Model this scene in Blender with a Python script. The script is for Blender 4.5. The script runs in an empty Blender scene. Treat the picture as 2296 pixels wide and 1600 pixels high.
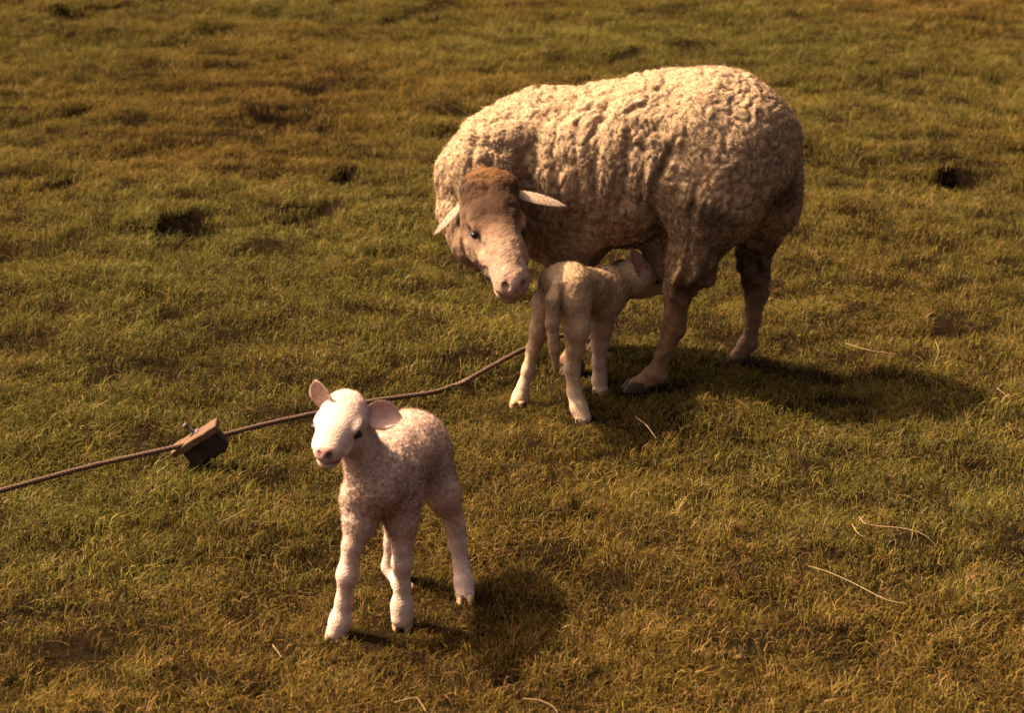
import bpy, math, random
import numpy as np
from mathutils import Vector, Matrix
random.seed(7); rng = np.random.default_rng(7)
S = bpy.context.scene
D = bpy.data

# ------------------------------------------------------------------ camera, sky, sun, exposure
CAM_H, PITCH, LENS = 1.55, math.radians(19.5), 71.7
cam_data = D.cameras.new('camera'); cam = D.objects.new('camera', cam_data); S.collection.objects.link(cam)
cam_data.lens = LENS; cam_data.sensor_width = 36; cam_data.clip_start = 0.05; cam_data.clip_end = 3000
cam.location = (0, 0, CAM_H); cam.rotation_euler = (math.pi/2 - PITCH, 0, 0)
cam_data.dof.use_dof = True; cam_data.dof.focus_distance = 3.9; cam_data.dof.aperture_fstop = 7.1
S.camera = cam
SUN_EL = math.radians(53); SUN_AZ = math.radians(165)   # azimuth of the sun, counter-clockwise from +X
W = D.worlds.new('World'); S.world = W; W.use_nodes = True
nt = W.node_tree; bg = nt.nodes['Background']
sky = nt.nodes.new('ShaderNodeTexSky'); sky.sky_type = 'NISHITA'; sky.sun_disc = False
sky.sun_elevation = SUN_EL; sky.sun_rotation = math.pi/2 - SUN_AZ
sky.dust_density = 10.0; sky.ozone_density = 0.0; sky.air_density = 0.3
nt.links.new(sky.outputs[0], bg.inputs[0]); bg.inputs[1].default_value = 0.105
sl = D.lights.new('sun', 'SUN'); so = D.objects.new('sun', sl); S.collection.objects.link(so)
sl.energy = 5.0; sl.angle = math.radians(1.0); sl.color = (1.0, 0.88, 0.68)
sdir = Vector((math.cos(SUN_EL)*math.cos(SUN_AZ), math.cos(SUN_EL)*math.sin(SUN_AZ), math.sin(SUN_EL)))
so.rotation_euler = sdir.to_track_quat('Z', 'Y').to_euler(); so.location = (-4, 6, 6)
S.view_settings.view_transform = 'Standard'; S.view_settings.look = 'None'
S.view_settings.exposure = 1.8; S.view_settings.gamma = 1.0
S.render.engine = 'CYCLES'
S.cycles.max_bounces = 6; S.cycles.diffuse_bounces = 3; S.cycles.transparent_max_bounces = 4

# ------------------------------------------------------------------ helpers
FPX = LENS/36*2296
ct, st = math.cos(PITCH), math.sin(PITCH)
def ray(px, py):
    u = (px-1148)/FPX; v = (py-800)/FPX
    return np.array([u, ct - v*st, -st - v*ct])
def P(px, py, Y):                       # a point of the place at depth Y
    r = ray(px, py); return np.array([0, 0, CAM_H]) + r*(Y/r[1])
def G(px, py, z=0.0):                   # a point on the ground
    r = ray(px, py); return np.array([0, 0, CAM_H]) + r*((z-CAM_H)/r[2])
def unit(v): v = np.asarray(v, float); return v/np.linalg.norm(v)

def link(o, parent=None):
    S.collection.objects.link(o)
    if parent is not None: o.parent = parent
    return o
def tag(o, label=None, cat=None, group=None, kind=None):
    for k, v in (('label', label), ('category', cat), ('group', group), ('kind', kind)):
        if v: o[k] = v
    return o
def mesh_obj(name, V, F, mat=None, parent=None, smooth=True, col=None):
    me = D.meshes.new(name)
    me.from_pydata([tuple(v) for v in V] if not isinstance(V, np.ndarray) else V.tolist(), [], F if isinstance(F, list) else F.tolist())
    me.update()
    if smooth: me.shade_smooth()
    if col is not None:
        a = me.attributes.new('col', 'FLOAT_COLOR', 'POINT')
        c = np.ones((len(me.vertices), 4), np.float32); c[:, :3] = col
        a.data.foreach_set('color', c.ravel())
    if mat: me.materials.append(mat)
    return link(D.objects.new(name, me), parent)
def fast_mesh(name, V, tris, mat, parent=None, col=None, smooth=True):
    me = D.meshes.new(name); n = len(V); m, k = tris.shape
    me.vertices.add(n); me.vertices.foreach_set('co', np.asarray(V, np.float32).ravel())
    me.loops.add(m*k); me.loops.foreach_set('vertex_index', tris.astype(np.int32).ravel())
    me.polygons.add(m); me.polygons.foreach_set('loop_start', np.arange(0, m*k, k, dtype=np.int32))
    me.update(calc_edges=True); me.validate()
    if smooth: me.shade_smooth()
    if col is not None:
        a = me.attributes.new('col', 'FLOAT_COLOR', 'POINT')
        c = np.ones((n, 4), np.float32); c[:, :3] = col
        a.data.foreach_set('color', c.ravel())
    me.materials.append(mat)
    return link(D.objects.new(name, me), parent)

# ---- numpy noise
def _h(ix, iy, iz, s):
    n = (ix.astype(np.int64)*374761393 + iy.astype(np.int64)*668265263 + iz.astype(np.int64)*2147483647 + s*974634777) & 0xffffffff
    n = ((n ^ (n >> 13))*1274126177) & 0xffffffff
    n = ((n ^ (n >> 16))*2246822519) & 0xffffffff
    return ((n ^ (n >> 15)) & 0xffffff)/float(0xffffff)
def vnoise(p, s=0):
    p = np.asarray(p, float); i = np.floor(p); f = p-i; f = f*f*(3-2*f); i = i.astype(np.int64); out = 0
    for a in (0, 1):
        for b in (0, 1):
            for c in (0, 1):
                w = (f[:, 0] if a else 1-f[:, 0])*(f[:, 1] if b else 1-f[:, 1])*(f[:, 2] if c else 1-f[:, 2])
                out = out + w*_h(i[:, 0]+a, i[:, 1]+b, i[:, 2]+c, s)
    return out*2-1
def fbm(p, o=3, s=0):
    return sum(vnoise(p*2**k, s+k)*.5**k for k in range(o))
def worley(p, s=0):
    i = np.floor(p).astype(np.int64); best = np.full(len(p), 9.); 
    for a in (-1, 0, 1):
        for b in (-1, 0, 1):
            for c in (-1, 0, 1):
                j = i+np.array([a, b, c])
                q = j + np.stack([_h(j[:, 0], j[:, 1], j[:, 2], s+t) for t in (0, 1, 2)], 1)
                best = np.minimum(best, ((q-p)**2).sum(1))
    return np.sqrt(best)

# ------------------------------------------------------------------ materials
def mat_base(name):
    m = D.materials.new(name); m.use_nodes = True; t = m.node_tree
    b = t.nodes['Principled BSDF']; b.inputs['Specular IOR Level'].default_value = 0.2
    return m, t, b
def N(t, kind, **kw):
    n = t.nodes.new(kind)
    for k, v in kw.items():
        if k in n.inputs: n.inputs[k].default_value = v
        else: setattr(n, k, v)
    return n
def attr_col_mat(name, rough=0.9, nscale=60, ndepth=.25, bump=0.0, bscale=220, sheen=0.0, spec=.15):
    m, t, b = mat_base(name)
    a = N(t, 'ShaderNodeAttribute', attribute_name='col')
    co = N(t, 'ShaderNodeTexCoord')
    no = N(t, 'ShaderNodeTexNoise', Scale=nscale, Detail=4.0)
    t.links.new(co.outputs['Object'], no.inputs['Vector'])
    mr = N(t, 'ShaderNodeMapRange'); mr.inputs[1].default_value = .3; mr.inputs[2].default_value = .7
    mr.inputs[3].default_value = 1-ndepth; mr.inputs[4].default_value = 1+ndepth*.4
    t.links.new(no.outputs[0], mr.inputs[0])
    mx = N(t, 'ShaderNodeVectorMath', operation='SCALE')
    t.links.new(a.outputs['Color'], mx.inputs[0]); t.links.new(mr.outputs[0], mx.inputs['Scale'])
    t.links.new(mx.outputs[0], b.inputs['Base Color'])
    b.inputs['Roughness'].default_value = rough; b.inputs['Specular IOR Level'].default_value = spec
    b.inputs['Sheen Weight'].default_value = sheen; b.inputs['Sheen Roughness'].default_value = .5
    if bump:
        n2 = N(t, 'ShaderNodeTexNoise', Scale=bscale, Detail=3.0)
        t.links.new(co.outputs['Object'], n2.inputs['Vector'])
        bp = N(t, 'ShaderNodeBump', Strength=bump, Distance=.004)
        t.links.new(n2.outputs[0], bp.inputs['Height']); t.links.new(bp.outputs[0], b.inputs['Normal'])
    return m
def fibre_mat(name, trans=.5, attr='col', tint=False):
    m = D.materials.new(name); m.use_nodes = True; t = m.node_tree; t.nodes.clear()
    out = N(t, 'ShaderNodeOutputMaterial'); mix = N(t, 'ShaderNodeMixShader'); mix.inputs[0].default_value = trans
    df = N(t, 'ShaderNodeBsdfDiffuse'); tr = N(t, 'ShaderNodeBsdfTranslucent')
    a = N(t, 'ShaderNodeAttribute', attribute_name=attr); src = a.outputs['Color']
    if tint:
        b = N(t, 'ShaderNodeAttribute', attribute_name='tint', attribute_type='INSTANCER')
        mm = N(t, 'ShaderNodeMix', data_type='RGBA', blend_type='MULTIPLY'); mm.inputs[0].default_value = 1
        t.links.new(a.outputs['Color'], mm.inputs[6]); t.links.new(b.outputs['Color'], mm.inputs[7]); src = mm.outputs[2]
    for s in (df, tr): t.links.new(src, s.inputs['Color'])
    t.links.new(df.outputs[0], mix.inputs[1]); t.links.new(tr.outputs[0], mix.inputs[2]); t.links.new(mix.outputs[0], out.inputs[0])
    return m
def plain_mat(name, col, rough=.6, spec=.3, nscale=40, nd=.3, bump=0, stretch=(1, 1, 1)):
    m, t, b = mat_base(name); b.inputs['Roughness'].default_value = rough; b.inputs['Specular IOR Level'].default_value = spec
    co = N(t, 'ShaderNodeTexCoord'); mp = N(t, 'ShaderNodeMapping'); mp.inputs['Scale'].default_value = stretch
    no = N(t, 'ShaderNodeTexNoise', Scale=nscale, Detail=5.0)
    t.links.new(co.outputs['Object'], mp.inputs[0]); t.links.new(mp.outputs[0], no.inputs['Vector'])
    mx = N(t, 'ShaderNodeMix', data_type='RGBA'); c = np.array(col)
    mx.inputs[6].default_value = (*(c*(1-nd)), 1); mx.inputs[7].default_value = (*np.clip(c*(1+nd), 0, 1), 1)
    t.links.new(no.outputs[0], mx.inputs[0]); t.links.new(mx.outputs[2], b.inputs['Base Color'])
    if bump:
        bp = N(t, 'ShaderNodeBump', Strength=bump, Distance=.003)
        t.links.new(no.outputs[0], bp.inputs['Height']); t.links.new(bp.outputs[0], b.inputs['Normal'])
    return m
M_body = attr_col_mat('animal_coat', bump=.5, ndepth=.3)
M_lamb = attr_col_mat('lamb_coat', bump=.5, bscale=320, nscale=110, ndepth=.18)
M_fib = fibre_mat('wool_fibre')
M_ear = fibre_mat('ear_skin', .2)
M_eye = plain_mat('eye_dark', (.010, .006, .004), rough=.5, spec=.2, nd=.1)
M_hoof = plain_mat('hoof_horn', (.05, .03, .017), rough=.85, spec=.1, nscale=120, bump=.3)
M_hoofl = plain_mat('lamb_hoof_horn', (.26, .14, .055), rough=.55, nscale=120, bump=.2)
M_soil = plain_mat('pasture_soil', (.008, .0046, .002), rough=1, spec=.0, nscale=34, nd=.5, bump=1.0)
M_grass = fibre_mat('grass_blade', .30, tint=True)
M_rope = plain_mat('rope_fibre', (.085, .045, .026), rough=.9, spec=.1, nscale=260, nd=.45, bump=.4)
M_wood = plain_mat('weathered_wood', (.095, .048, .025), rough=.9, spec=.05, nscale=130, nd=.6, bump=1.0)
M_wood2 = plain_mat('dark_wood', (.03, .018, .011), rough=.85, spec=.1, nscale=60, nd=.4, bump=.5)
M_iron = plain_mat('rusty_iron', (.08, .045, .035), rough=.6, nscale=150, nd=.4)
M_straw = plain_mat('dry_straw', (.15, .085, .028), rough=.8, nscale=90, nd=.3)
M_cord = plain_mat('navel_skin', (.30, .13, .07), rough=.7, nscale=90)

# ------------------------------------------------------------------ terrain
# hollows and hoof-pits seen as dark patches: photo position, width in photo pixels, depth
PITS = [(385,512,120,.11),(250,522,60,.05),(150,33,60,.07),(275,16,36,.05),(170,248,62,.07),(125,406,80,.06),(235,327,20,.05),
 (780,392,56,.06),(690,206,66,.045),(625,266,110,.05),(905,210,44,.05),(950,72,44,.06),(875,46,34,.06),(970,38,28,.05),
 (470,68,46,.03),(850,573,70,.05),(690,482,90,.035),(720,500,40,.05),(930,682,70,.05),(2150,383,80,.08),(2060,398,60,.04),(2225,170,44,.05),
 (2205,288,50,.05),(1915,478,60,.05),(2125,712,90,.06),(1815,347,50,.06),(1780,440,40,.05),(2283,583,40,.05),
 (180,845,80,.045),(95,872,50,.05),(340,672,70,.04),(1090,1092,60,.06),(1275,1282,150,.06),(1460,1366,70,.06),
 (1690,1348,90,.05),(1755,1385,60,.05),(2235,1438,60,.05),(700,1250,60,.04),(250,1170,60,.03),
 (1590,690,56,.05),(1560,700,40,.05),(2080,905,80,.05),(2150,880,60,.05),(2235,890,70,.05),(1900,868,70,.04),(2140,1165,70,.04),(1740,1130,60,.04),
 (930,1405,60,.03),(1950,1300,50,.04),(2050,1120,40,.04),(450,1130,50,.035),(560,1560,70,.05),(1500,1560,60,.05),(2150,1560,80,.05)]
_p = []
for x, y, w, d in PITS:
    g = G(x, y); zc = g[1]*ct + CAM_H*st; r = .5*w*zc/FPX*(1+.4*min(1, max(0, (g[1]-5)/3)))*(.62 if g[1] < 4.6 else 1)
    _p.append((g[0], g[1], max(r, .018), d*(.55 if g[1] < 4 else 1.5)))
PITS_W = np.array(_p)
FEET = [(1445,872),(1672,806),(1290,842),(1340,790),(1160,908),(1305,945),(1348,882),(1330,868),(755,1428),(905,1398),(1040,1342),(905,1322)]
FEET_W = np.array([G(*f)[:2] for f in FEET])
def pit_amount(x, y):
    a = np.zeros_like(x); near = np.zeros_like(x)
    wob = 1 + .35*vnoise(np.stack([x*16, y*16, 0*x], 1), 77)
    for cx, cy, r, d in PITS_W:
        q = np.hypot((x-cx), (y-cy)/1.25)/(r*wob)
        near = np.maximum(near, np.clip(1.5-q, 0, 1)*3.5); a = np.maximum(a, 1.15*d*np.clip(1.5-q, 0, 1)**.6)
    return a, np.clip(near, 0, 1)
def foot_mask(x, y):
    m = np.zeros_like(x)
    for fx, fy in FEET_W: m = np.maximum(m, np.exp(-((x-fx)**2+(y-fy)**2)/(.10**2)))
    return m
def height(x, y):
    z = .022*vnoise(np.stack([x*2.2, y*2.2, 0*x], 1), 3) + (.016+.006*np.clip((y-5)/2, 0, 1))*vnoise(np.stack([x*4.5, y*7, 0*x], 1), 5) + .012*vnoise(np.stack([x*12, y*14, 0*x], 1), 9)
    fade = np.clip((18-np.hypot(x, y-6))/6, 0, 1)
    a, _ = pit_amount(x, y)
    return (z - .012)*(1-foot_mask(x, y))*fade - a
def axis(lo, hi, st_, far):
    c = list(np.arange(lo, hi+1e-6, st_)); s = st_; a = hi; right = []
    while a < far: s *= 1.35; a += s; right.append(a)
    s = st_; a = lo; left = []
    while a > -far: s *= 1.35; a -= s; left.append(a)
    return np.array(left[::-1]+c+right)
gx = axis(-3.4, 3.4, .024, 600); gy = axis(2.2, 11.5, .026, 600)
X, Yg = np.meshgrid(gx, gy); nx, ny = len(gx), len(gy)
xv, yv = X.ravel(), Yg.ravel(); zv = np.zeros_like(xv)
inner = (np.abs(xv) < 14) & (np.abs(yv-6) < 14)
zv[inner] = height(xv[inner], yv[inner])
idx = np.arange(nx*ny).reshape(ny, nx)
quads = np.stack([idx[:-1, :-1], idx[:-1, 1:], idx[1:, 1:], idx[1:, :-1]], -1).reshape(-1, 4)
ground = fast_mesh('ground', np.stack([xv, yv, zv], 1), quads, M_soil)
tag(ground, kind='structure')

# ------------------------------------------------------------------ grass (nobody could count it)
tufts = D.collections.new('grass_tufts')
def make_tuft(k, nbl, hmin, hmax, rad, lean, wid, thatch=.12):
    V, F, C = [], [], []
    for b in range(nbl):
        a = random.uniform(0, 2*math.pi); r = rad*math.sqrt(random.random())
        x0, y0 = r*math.cos(a), r*math.sin(a)
        h = random.uniform(hmin, hmax); w = random.uniform(.6, 1.25)*wid
        da = random.gauss(0, .9); ln = random.uniform(.3, 1.4)*lean*h
        dry = random.random()
        base = np.array(GREEN) if dry < .62 else (np.array(OLIVE) if dry < .93 else np.array(DRY))
        if random.random() < .25: da += math.pi
        lift = 1.0
        if random.random() < thatch:                      # dead blades lying in the sward
            lift = random.uniform(.05, .3); ln = h*1.3; da = random.uniform(0, 2*math.pi); base = np.array(THATCH)
        dx, dy = math.cos(da)*ln, math.sin(da)*ln
        wa = random.uniform(0, math.pi); wx, wy = math.cos(wa)*w/2, math.sin(wa)*w/2
        base = base*random.choice((.45, .7, .9, 1.05, 1.3))*random.uniform(.85, 1.15)
        i0 = len(V); droop = random.uniform(.25, .7); h2 = h*lift; z0 = .006*(lift < 1)
        for s, ws in ((0, 1), (.5, .9)):
            px_, py_, pz_ = x0+dx*s**1.5, y0+dy*s**1.5, z0+h2*(s - droop*s**3*.55)-.010*(s == 0)
            V += [(px_-wx*ws, py_-wy*ws, pz_), (px_+wx*ws, py_+wy*ws, pz_)]
        V.append((x0+dx*1.05, y0+dy*1.05, z0+h2*(1-droop*.55)))
        F += [(i0, i0+1, i0+3), (i0, i0+3, i0+2), (i0+2, i0+3, i0+4)]
        C += [base]*5
    me = D.meshes.new('tuft'); me.from_pydata(V, [], F); me.update()
    a = me.attributes.new('col', 'FLOAT_COLOR', 'POINT'); c = np.ones((len(V), 4), np.float32); c[:, :3] = C
    a.data.foreach_set('color', c.ravel()); me.materials.append(M_grass)
    o = D.objects.new('tuft_%02d' % k, me); tufts.objects.link(o)
GREEN, OLIVE, DRY, THATCH = (.105, .078, .0135), (.130, .084, .018), (.21, .13, .045), (.135, .08, .027)
for k in range(8): make_tuft(k, 60, .008, .022, .047, 1.0, .0016, .2)          # short grazed turf
for k in range(8, 13): make_tuft(k, 36, .014, .036, .034, .95, .0016)      # longer clumps
for k in range(13, 15): make_tuft(k, 12, .03, .060, .03, .9, .0015, .3)    # a few tall wisps
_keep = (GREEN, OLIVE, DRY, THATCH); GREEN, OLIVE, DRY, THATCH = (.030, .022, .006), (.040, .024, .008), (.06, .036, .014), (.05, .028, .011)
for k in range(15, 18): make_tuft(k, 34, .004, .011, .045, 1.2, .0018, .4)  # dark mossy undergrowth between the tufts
# scatter over the part of the field in view, with room around it
pts = []
def band(y0, y1, dens):
    half = lambda y: .31*y + .9
    n = int(dens*(y1-y0)*2*half(y1))
    yy = rng.uniform(y0, y1, n); xx = rng.uniform(-1, 1, n)*half(y1)
    k = np.abs(xx) < half(yy); pts.append(np.stack([xx[k], yy[k]], 1))
band(2.3, 4.2, 1750); band(4.2, 6.5, 1350); band(6.5, 12.5, 1250)
pts = np.concatenate(pts)
x, y = pts[:, 0], pts[:, 1]
_, inpit = pit_amount(x, y)
deep = (np.hypot(x-PITS_W[0, 0], (y-PITS_W[0, 1])/1.25) < PITS_W[0, 2]*1.5).astype(float)
dn = vnoise(np.stack([x*9, y*9, 0*x], 1), 21)*.6 + vnoise(np.stack([x*3, y*3, 0*x], 1), 22)*.5
gap = vnoise(np.stack([x*24, y*27, 0*x], 1), 55) + .5*vnoise(np.stack([x*47, y*49, 0*x], 1), 56)
keep = (rng.random(len(x)) > inpit*np.where(deep > .5, .97, np.where(y > 4.6, .55, .22))) & (gap > -.44+.4*rng.random(len(x))*(rng.random(len(x)) < .3)) & (rng.random(len(x)) < 1.0+.25*dn)
pts = pts[keep]; x, y, dn, inpit = x[keep], y[keep], dn[keep], inpit[keep]; 
m_ = len(x); under = []
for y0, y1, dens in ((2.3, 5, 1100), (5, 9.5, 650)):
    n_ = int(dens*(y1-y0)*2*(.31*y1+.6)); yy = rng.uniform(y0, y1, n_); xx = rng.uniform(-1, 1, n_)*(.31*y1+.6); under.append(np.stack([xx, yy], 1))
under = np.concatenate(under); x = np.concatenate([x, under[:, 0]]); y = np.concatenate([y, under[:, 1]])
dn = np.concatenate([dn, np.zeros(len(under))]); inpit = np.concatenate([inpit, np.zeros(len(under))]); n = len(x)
z = height(x, y)
left = np.clip((.3-x)/1.2, 0, 1)
cornerl = np.exp(-((x+.75)**2+(y-2.85)**2)/.35**2)
rotz = rng.normal(.35, .55+.7*(1-left), n)
scl = rng.uniform(.75, 1.2, n)*(1+.25*dn)*(1+.15*np.clip((y-6)/2, 0, 1))
fm = foot_mask(x, y); scl *= (1-.45*fm)
r = rng.random(n); idxs = rng.integers(0, 8, n)
tallp = np.clip(.24+.4*dn+.5*cornerl+.5*inpit, .03, .95)
lk = r < tallp; idxs[lk] = rng.integers(8, 13, lk.sum())
tk = r < .02+.12*cornerl; idxs[tk] = rng.integers(13, 15, tk.sum())
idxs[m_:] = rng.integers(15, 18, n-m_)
tb = .80+.40*rng.random(n) + .07*vnoise(np.stack([x*1.3, y*1.3, 0*x], 1), 31)
warm = np.clip(.5+.6*vnoise(np.stack([x*1.1+5, y*1.1, 0*x], 1), 33)+.25*rng.normal(size=n), 0, 1)
tint = np.ones((n, 4), np.float32)
tint[:, 0] = tb*(.94+.20*warm); tint[:, 1] = tb*(1.03-.10*warm); tint[:, 2] = tb*(1.0-.1*warm)
gm = D.meshes.new('grass'); gm.vertices.add(n)
gm.vertices.foreach_set('co', np.stack([x, y, z], 1).astype(np.float32).ravel())
a = gm.attributes.new('rot', 'FLOAT_VECTOR', 'POINT')
a.data.foreach_set('vector', np.stack([rng.normal(0, .12, n), rng.normal(0, .12, n), rotz], 1).astype(np.float32).ravel())
gm.attributes.new('scl', 'FLOAT', 'POINT').data.foreach_set('value', scl.astype(np.float32))
gm.attributes.new('pick', 'INT', 'POINT').data.foreach_set('value', idxs.astype(np.int32))
gm.attributes.new('tint', 'FLOAT_COLOR', 'POINT').data.foreach_set('color', tint.ravel())
gm.update(); gm.materials.append(M_grass)
grass = tag(link(D.objects.new('grass', gm)), 'short olive brown pasture grass covering the whole field', 'grass', kind='stuff')
gt = D.node_groups.new('scatter_grass', 'GeometryNodeTree')
gt.interface.new_socket('Geometry', in_out='INPUT', socket_type='NodeSocketGeometry')
gt.interface.new_socket('Geometry', in_out='OUTPUT', socket_type='NodeSocketGeometry')
gi, go = gt.nodes.new('NodeGroupInput'), gt.nodes.new('NodeGroupOutput')
ci = gt.nodes.new('GeometryNodeCollectionInfo'); ci.inputs[0].default_value = tufts; ci.inputs[1].default_value = True; ci.inputs[2].default_value = True
ip = gt.nodes.new('GeometryNodeInstanceOnPoints'); ip.inputs['Pick Instance'].default_value = True
def na(nm, ty):
    q = gt.nodes.new('GeometryNodeInputNamedAttribute'); q.data_type = ty; q.inputs[0].default_value = nm; return q.outputs[0]
e2r = gt.nodes.new('FunctionNodeEulerToRotation')
gt.links.new(gi.outputs[0], ip.inputs['Points']); gt.links.new(ci.outputs[0], ip.inputs['Instance'])
gt.links.new(na('pick', 'INT'), ip.inputs['Instance Index']); gt.links.new(na('rot', 'FLOAT_VECTOR'), e2r.inputs[0])
gt.links.new(e2r.outputs[0], ip.inputs['Rotation']); gt.links.new(na('scl', 'FLOAT'), ip.inputs['Scale'])
gt.links.new(ip.outputs[0], go.inputs[0])
grass.modifiers.new('scatter', 'NODES').node_group = gt

# ------------------------------------------------------------------ sculpting: smooth blended distance field -> one continuous mesh
class Sculpt:
    rs = 1.0                                     # size factor for ellipsoids
    def __init__(s): s.prims = []
    def cone(s, a, ra, b, rb, k=.03, col=(.5, .4, .3), wool=1., sq=None, sub=False):
        s.prims.append(('c', np.asarray(a, float), np.asarray(b, float), ra, rb, k, np.array(col), wool, None, sub))
    def ell(s, c, r, k=.03, col=(.5, .4, .3), wool=1., R=None, sub=False):
        s.prims.append(('e', np.asarray(c, float), np.asarray(r, float)*s.rs, 0, 0, k, np.array(col), wool, R, sub))
    @staticmethod
    def dist(pr, p):
        if pr[0] == 'e':
            q = p-pr[1]
            if pr[8] is not None: q = q @ pr[8]       # columns of R are the ellipsoid's axes
            r = pr[2]; k0 = np.linalg.norm(q/r, axis=-1); k1 = np.linalg.norm(q/(r*r), axis=-1)+1e-9
            return k0*(k0-1)/k1
        a, b, r1, r2 = pr[1], pr[2], pr[3], pr[4]
        ba = b-a; l2 = ba@ba; rr = r1-r2; a2 = l2-rr*rr; il2 = 1/l2
        pa = p-a; y = pa@ba; z = y-l2
        x2 = ((pa*l2 - y[..., None]*ba)**2).sum(-1); y2 = y*y*l2; z2 = z*z*l2
        k = np.sign(rr)*rr*rr*x2
        d = (np.sqrt(x2*a2*il2)+y*rr)*il2 - r1
        c1 = np.sign(z)*a2*z2 > k; d = np.where(c1, np.sqrt(x2+z2)*il2 - r2, d)
        c2 = ~c1 & (np.sign(y)*a2*y2 < k); d = np.where(c2, np.sqrt(x2+y2)*il2 - r1, d)
        return d
    def mesh(s, h, smooth=3):
        lo = np.full(3, 9e9); hi = -lo
        for pr in s.prims:
            if pr[9]: continue
            if pr[0] == 'e': m = pr[2].max(); lo = np.minimum(lo, pr[1]-m); hi = np.maximum(hi, pr[1]+m)
            else:
                for c, r in ((pr[1], pr[3]), (pr[2], pr[4])): lo = np.minimum(lo, c-r); hi = np.maximum(hi, c+r)
        lo -= 4*h; hi += 4*h; n = np.ceil((hi-lo)/h).astype(int)+1
        f = np.full(n, .2, np.float64)
        ax = [lo[i]+h*np.arange(n[i]) for i in range(3)]
        for pr in s.prims:
            k = pr[5]; pad = k+3*h
            if pr[0] == 'e': m = pr[2].max()+pad; bl, bh = pr[1]-m, pr[1]+m
            else: bl = np.minimum(pr[1]-pr[3], pr[2]-pr[4])-pad; bh = np.maximum(pr[1]+pr[3], pr[2]+pr[4])+pad
            i0 = np.clip(np.floor((bl-lo)/h).astype(int), 0, n-1); i1 = np.clip(np.ceil((bh-lo)/h).astype(int)+1, 1, n)
            sl = tuple(slice(i0[i], i1[i]) for i in range(3))
            g = np.stack(np.meshgrid(*[ax[i][sl[i]] for i in range(3)], indexing='ij'), -1)
            d = s.dist(pr, g); c = f[sl]
            if pr[9]:
                d = -d; hh = np.maximum(k-np.abs(c-d), 0)/k; f[sl] = np.maximum(c, d)+hh*hh*k*.25
            else:
                hh = np.maximum(k-np.abs(c-d), 0)/k; f[sl] = np.minimum(c, d)-hh*hh*k*.25
        # naive surface nets
        ins = f < 0
        sm = sum(ins[a:n[0]-1+a, b:n[1]-1+b, c:n[2]-1+c].astype(np.int8) for a in (0, 1) for b in (0, 1) for c in (0, 1))
        act = (sm > 0) & (sm < 8); ids = np.full(act.shape, -1); cell = np.argwhere(act); ids[act] = np.arange(len(cell))
        acc = np.zeros((len(cell), 3)); cnt = np.zeros(len(cell))
        corners = [(a, b, c) for a in (0, 1) for b in (0, 1) for c in (0, 1)]
        fv = {c: f[cell[:, 0]+c[0], cell[:, 1]+c[1], cell[:, 2]+c[2]] for c in corners}
        for c in corners:
            for axx in range(3):
                if c[axx]: continue
                e = list(c); e[axx] = 1; e = tuple(e); A, B = fv[c], fv[e]
                cr = (A < 0) != (B < 0); t = A/(A-B+1e-12)
                pt = np.tile(np.array(c, float), (len(cell), 1)); pt[:, axx] = t
                acc[cr] += pt[cr]; cnt[cr] += 1
        V = lo + h*(cell + acc/cnt[:, None])
        F = []
        for axx in range(3):
            u, v = [(1, 2), (2, 0), (0, 1)][axx]
            a = np.take(ins, range(0, n[axx]-1), axis=axx); b = np.take(ins, range(1, n[axx]), axis=axx)
            ch = a != b; w = np.argwhere(ch); w = w[(w[:, u] > 0) & (w[:, v] > 0) & (w[:, u] < n[u]-1) & (w[:, v] < n[v]-1)]
            flip = ~a[w[:, 0], w[:, 1], w[:, 2]]
            eu = np.zeros(3, int); eu[u] = 1; ev = np.zeros(3, int); ev[v] = 1
            q = [ids[tuple((w-o).T)] for o in (eu+ev, ev, 0*eu, eu)]
            q = np.stack(q, 1); q[flip] = q[flip][:, ::-1]; F.append(q)
        F = np.concatenate(F); F = F[(F >= 0).all(1)]
        e = np.concatenate([F[:, [0, 1]], F[:, [1, 2]], F[:, [2, 3]], F[:, [3, 0]]])
        deg = np.bincount(e[:, 0], minlength=len(V)) + np.bincount(e[:, 1], minlength=len(V))
        s.e, s.deg = e, deg
        for _ in range(smooth): V = V + .5*(s.lap(V)-V)
        num = np.zeros((len(V), 3)); den = np.zeros(len(V)); wl = np.zeros(len(V))
        for pr in s.prims:
            if pr[9]: continue
            w = np.exp(-np.maximum(s.dist(pr, V), 0)/.008) + 1e-12
            num += w[:, None]*pr[6]; wl += w*pr[7]; den += w
        s.V, s.F, s.col, s.wool = V, F, num/den[:, None], wl/den
        return s
    def paint(s, c, r, col, amt=1.):
        q = (s.V-np.asarray(c))/r; w = amt*np.clip(1.6-1.2*np.sqrt((q*q).sum(1)), 0, 1)
        s.col = s.col*(1-w[:, None])+np.array(col)*w[:, None]
    def lap(s, A):
        out = np.zeros_like(A)
        for i in range(A.shape[1]):
            out[:, i] = np.bincount(s.e[:, 0], A[s.e[:, 1], i], len(A)) + np.bincount(s.e[:, 1], A[s.e[:, 0], i], len(A))
        return out/np.maximum(s.deg, 1)[:, None]
    def normals(s):
        V, F = s.V, s.F; fn = np.cross(V[F[:, 2]]-V[F[:, 0]], V[F[:, 3]]-V[F[:, 1]]); Nn = np.zeros_like(V)
        for j in range(4):
            for i in range(3): Nn[:, i] += np.bincount(F[:, j], fn[:, i], len(V))
        s.area = np.linalg.norm(fn, axis=1)/2
        return Nn/(np.linalg.norm(Nn, axis=1)[:, None]+1e-12)
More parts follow.
